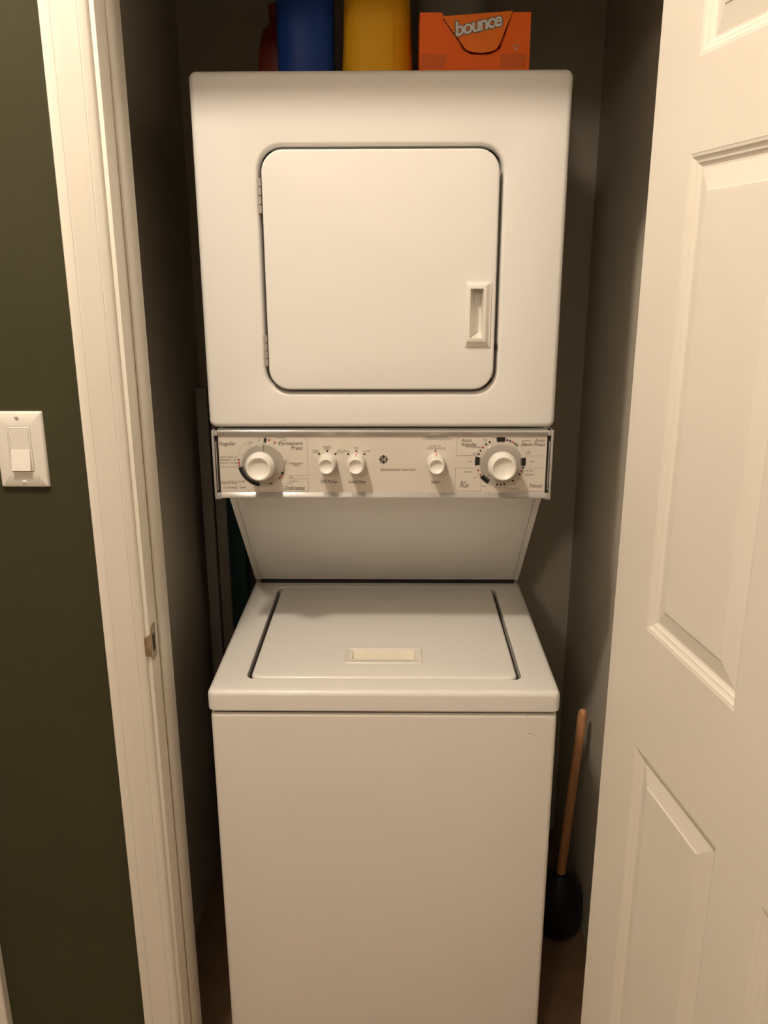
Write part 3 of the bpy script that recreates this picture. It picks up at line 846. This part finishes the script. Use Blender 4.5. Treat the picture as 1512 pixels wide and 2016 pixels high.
# front wall with the flap opening cut out of its upper middle, side walls, back wall, bottom, top with opening
fxl, fxr, fbl, fbr, fbz = .0725, .1870, .1075, .1620, 1.8965
def yz(x): return by0
front = [(bx0, DTOP), (bx1, DTOP), (bx1, bz1), (fxr, bz1), (fbr + .006, fbz + .004), (fbr - .012, fbz - .004), (fbl + .014, fbz - .004), (fbl, fbz + .003), (fxl, bz1), (bx0, bz1)]
fr = [bm.verts.new((x, by0, zz)) for x, zz in front]
bk = [bm.verts.new((x, by0 + th, zz)) for x, zz in front]
bm.faces.new(fr); bm.faces.new(bk[::-1])
for i in range(len(front)):
    j = (i + 1) % len(front)
    bm.faces.new((fr[i], fr[j], bk[j], bk[i]))
box(bm, bx0, bx0 + th, by0 + th, by1, DTOP, bz1)
box(bm, bx1 - th, bx1, by0 + th, by1, DTOP, bz1)
box(bm, bx0 + th, bx1 - th, by1 - th, by1, DTOP, bz1)
box(bm, bx0 + th, bx1 - th, by0 + th, by1 - th, DTOP, DTOP + th)
box(bm, bx0 + th, bx1 - th, by0 + .045, by1 - th, bz1 - th, bz1)
box(bm, bx0 + th, fxl, by0 + th, by0 + .045, bz1 - th, bz1)
box(bm, fxr, bx1 - th, by0 + th, by0 + .045, bz1 - th, bz1)
from_bm('carton_body', bm, 'orange', ct)
# flap: hangs from the top, pushed slightly forward, rounded lower edge
bm = bmesh.new()
fl = [(.0745, bz1 - .006), (.0800, bz1 - .015), (.1090, fbz + .006), (.1125, fbz + .001), (.124, fbz - .0025), (.138, fbz - .0035), (.152, fbz - .0015), (.1615, fbz + .002), (.1660, fbz + .010), (.1845, bz1 - .004), (.1865, bz1 + .0015)]
def fly(zz): return by0 - .0012 - .0075 * max(0, (bz1 - zz)) / (bz1 - fbz)
a = [bm.verts.new((x, fly(zz), zz)) for x, zz in fl]; c2 = [bm.verts.new((x, fly(zz) + .0008, zz)) for x, zz in fl]
bm.faces.new(a); bm.faces.new(c2[::-1])
for i in range(len(fl)):
    j = (i + 1) % len(fl); bm.faces.new((a[i], a[j], c2[j], c2[i]))
flap = from_bm('flap', bm, 'orange2', ct)
# lid strip of the flap folding back over the top
# perforated torn edge: dark teeth along the left side of the flap
bm = bmesh.new()
for i in range(9):
    f0, f1 = i / 9, (i + .72) / 9
    xa, za = fxl + .0030 + (fbl - fxl) * f0, bz1 - .010 - (bz1 - fbz - .016) * f0
    xb, zb = fxl + .0030 + (fbl - fxl) * f1, bz1 - .010 - (bz1 - fbz - .016) * f1
    wd = .0016 + .0030 * math.sin(math.pi * min(1, f0 * 1.1))
    quad(bm, [(xa - wd * .4, by0 - .0003, za), (xa + wd, by0 - .0003, za + .0006), (xb + wd, by0 - .0003, zb + .0006), (xb - wd * .4, by0 - .0003, zb)])
from_bm('torn_edge', bm, 'black', ct)
# logo
def tilt_text(m, bold, dy, name, par):
    bm = bmesh.new()
    s, x, zc_ = 'bounce', .1305, 1.9345
    vs, ps = text_tris(s, .0295, .18, 'CENTER', bold, .86)
    rot = math.radians(12)
    bv = []
    for v_ in vs:
        u, w = v_.x * math.cos(rot) - v_.y * math.sin(rot), v_.x * math.sin(rot) + v_.y * math.cos(rot)
        zz = zc_ + w
        bv.append(bm.verts.new((x + u, fly(zz) - dy, zz)))
    for p in ps:
        try: bm.faces.new([bv[i] for i in p])
        except ValueError: pass
    from_bm(name, bm, m, par)
tilt_text('logo_grey', .0022, .0005, 'lettering_outline', flap)
tilt_text('logo_white', .0006, .0009, 'lettering', flap)
# small print blocks and round recycling mark
bm = bmesh.new()
for i in range(7):
    zz = DTOP + .016 + i * .0030
    for x0, x1 in ((.0405, .0820), (.1690, .2120)):
        xx = x0
        while xx < x1 - .004:
            ln = random.uniform(.003, .008)
            quad(bm, [(xx, by0 - .0003, zz), (min(xx + ln, x1), by0 - .0003, zz), (min(xx + ln, x1), by0 - .0003, zz + .0019), (xx, by0 - .0003, zz + .0019)])
            xx += ln + .001
from_bm('small_print', bm, 'orange3', ct)['kind'] = 'stuff'
bm = bmesh.new()
for k in range(3):
    a0 = math.radians(120 * k + 10); a1 = math.radians(120 * k + 95)
    arc(bm, .1935, 1.9035, .0026, .0043, a0, a1, 8, by0 - .0004)
from_bm('recycling_mark', bm, 'inkline', ct)
adopt(ct)

# ------------------------------------------------------------------ plunger standing beside the washer
pg = thing('plunger', (.398, 1.715, 0), 'plunger with wooden handle standing between washer and closet wall', 'plunger')
bm = bmesh.new()
top = Vector((.4305, 1.735, .5850)); bot = Vector((.3985, 1.712, .135))
pts = [bot + (top - bot) * f for f in (0, .5, .965, .985, .995, 1.0)]
tube(bm, pts, [.0108, .0106, .0104, .0094, .0070, .0030], 18)
from_bm('handle', bm, 'wood', pg, 60)
bm = bmesh.new()
lathe_z(bm, .397, 1.712, [(.030, .0005), (.036, .0006), (.052, .004), (.0565, .012), (.0580, .025), (.0580, .060), (.0560, .095), (.0500, .122), (.0380, .140), (.0240, .149), (.0180, .154), (.0150, .1560)], 36)
from_bm('rubber_cup', bm, 'rubber', pg, 60)
adopt(pg)

# ------------------------------------------------------------------ folded board in the rear corner
ib = thing('ironing_board', (-.43, 1.97, 0), 'folded ironing board with teal cover standing upright between washer and wall', 'ironing board')
mbox('rail', 'rail', (-.4625, -.4365, 1.936, 1.952, .012, 1.2920), ib, .002)
mbox('rail', 'rail', (-.4335, -.4075, 1.944, 1.960, .012, 1.2300), ib, .002)
bm = bmesh.new()
loft(bm, [[(x, y, zz) for x, y in ((-.470, 1.970), (-.372, 1.966), (-.366, 1.976), (-.370, 2.004), (-.470, 2.006))] for zz in (.020, 1.10, 1.16, 1.205)])
from_bm('padded_board', bm, 'teal', ib, 30)
for zz in (.12, .80):
    mbox('cross_bar', 'rail', (-.4620, -.4080, 1.9525, 1.9700, zz, zz + .018), ib, .002)
for xx in (-.4495, -.4205):
    mbox('foot_cap', 'rubber', (xx - .014, xx + .014, 1.934, 1.962, 0.0, .0135), ib, .002)
adopt(ib)

# ------------------------------------------------------------------ ceiling lamp of the hall (above the frame) and an added fill lamp
def ceiling_lamp(pos, r, m, label):
    lp = thing('ceiling_lamp', (pos[0], pos[1], CEIL), label, 'lamp')
    bm = bmesh.new()
    lathe_z(bm, pos[0], pos[1], [(.060, CEIL - .0005), (.060, CEIL - .012), (.045, CEIL - .022), (.020, CEIL - .030), (.020, pos[2] + r * .92)][::-1], 32)
    from_bm('canopy', bm, 'steel', lp, 40)
    bm = bmesh.new()
    bmesh.ops.create_icosphere(bm, subdivisions=3, radius=r)
    bmesh.ops.translate(bm, verts=bm.verts, vec=pos)
    from_bm('globe', bm, m, lp, 180)
    adopt(lp)
ceiling_lamp(LAMP_POS, LAMP_R, 'bulb', 'small round glowing ceiling lamp in the hall before the closet')
ceiling_lamp(FILL_LAMP_POS, FILL_LAMP_R, 'fill_bulb', 'large round glowing fill lamp added unseen at the far end of the hall')
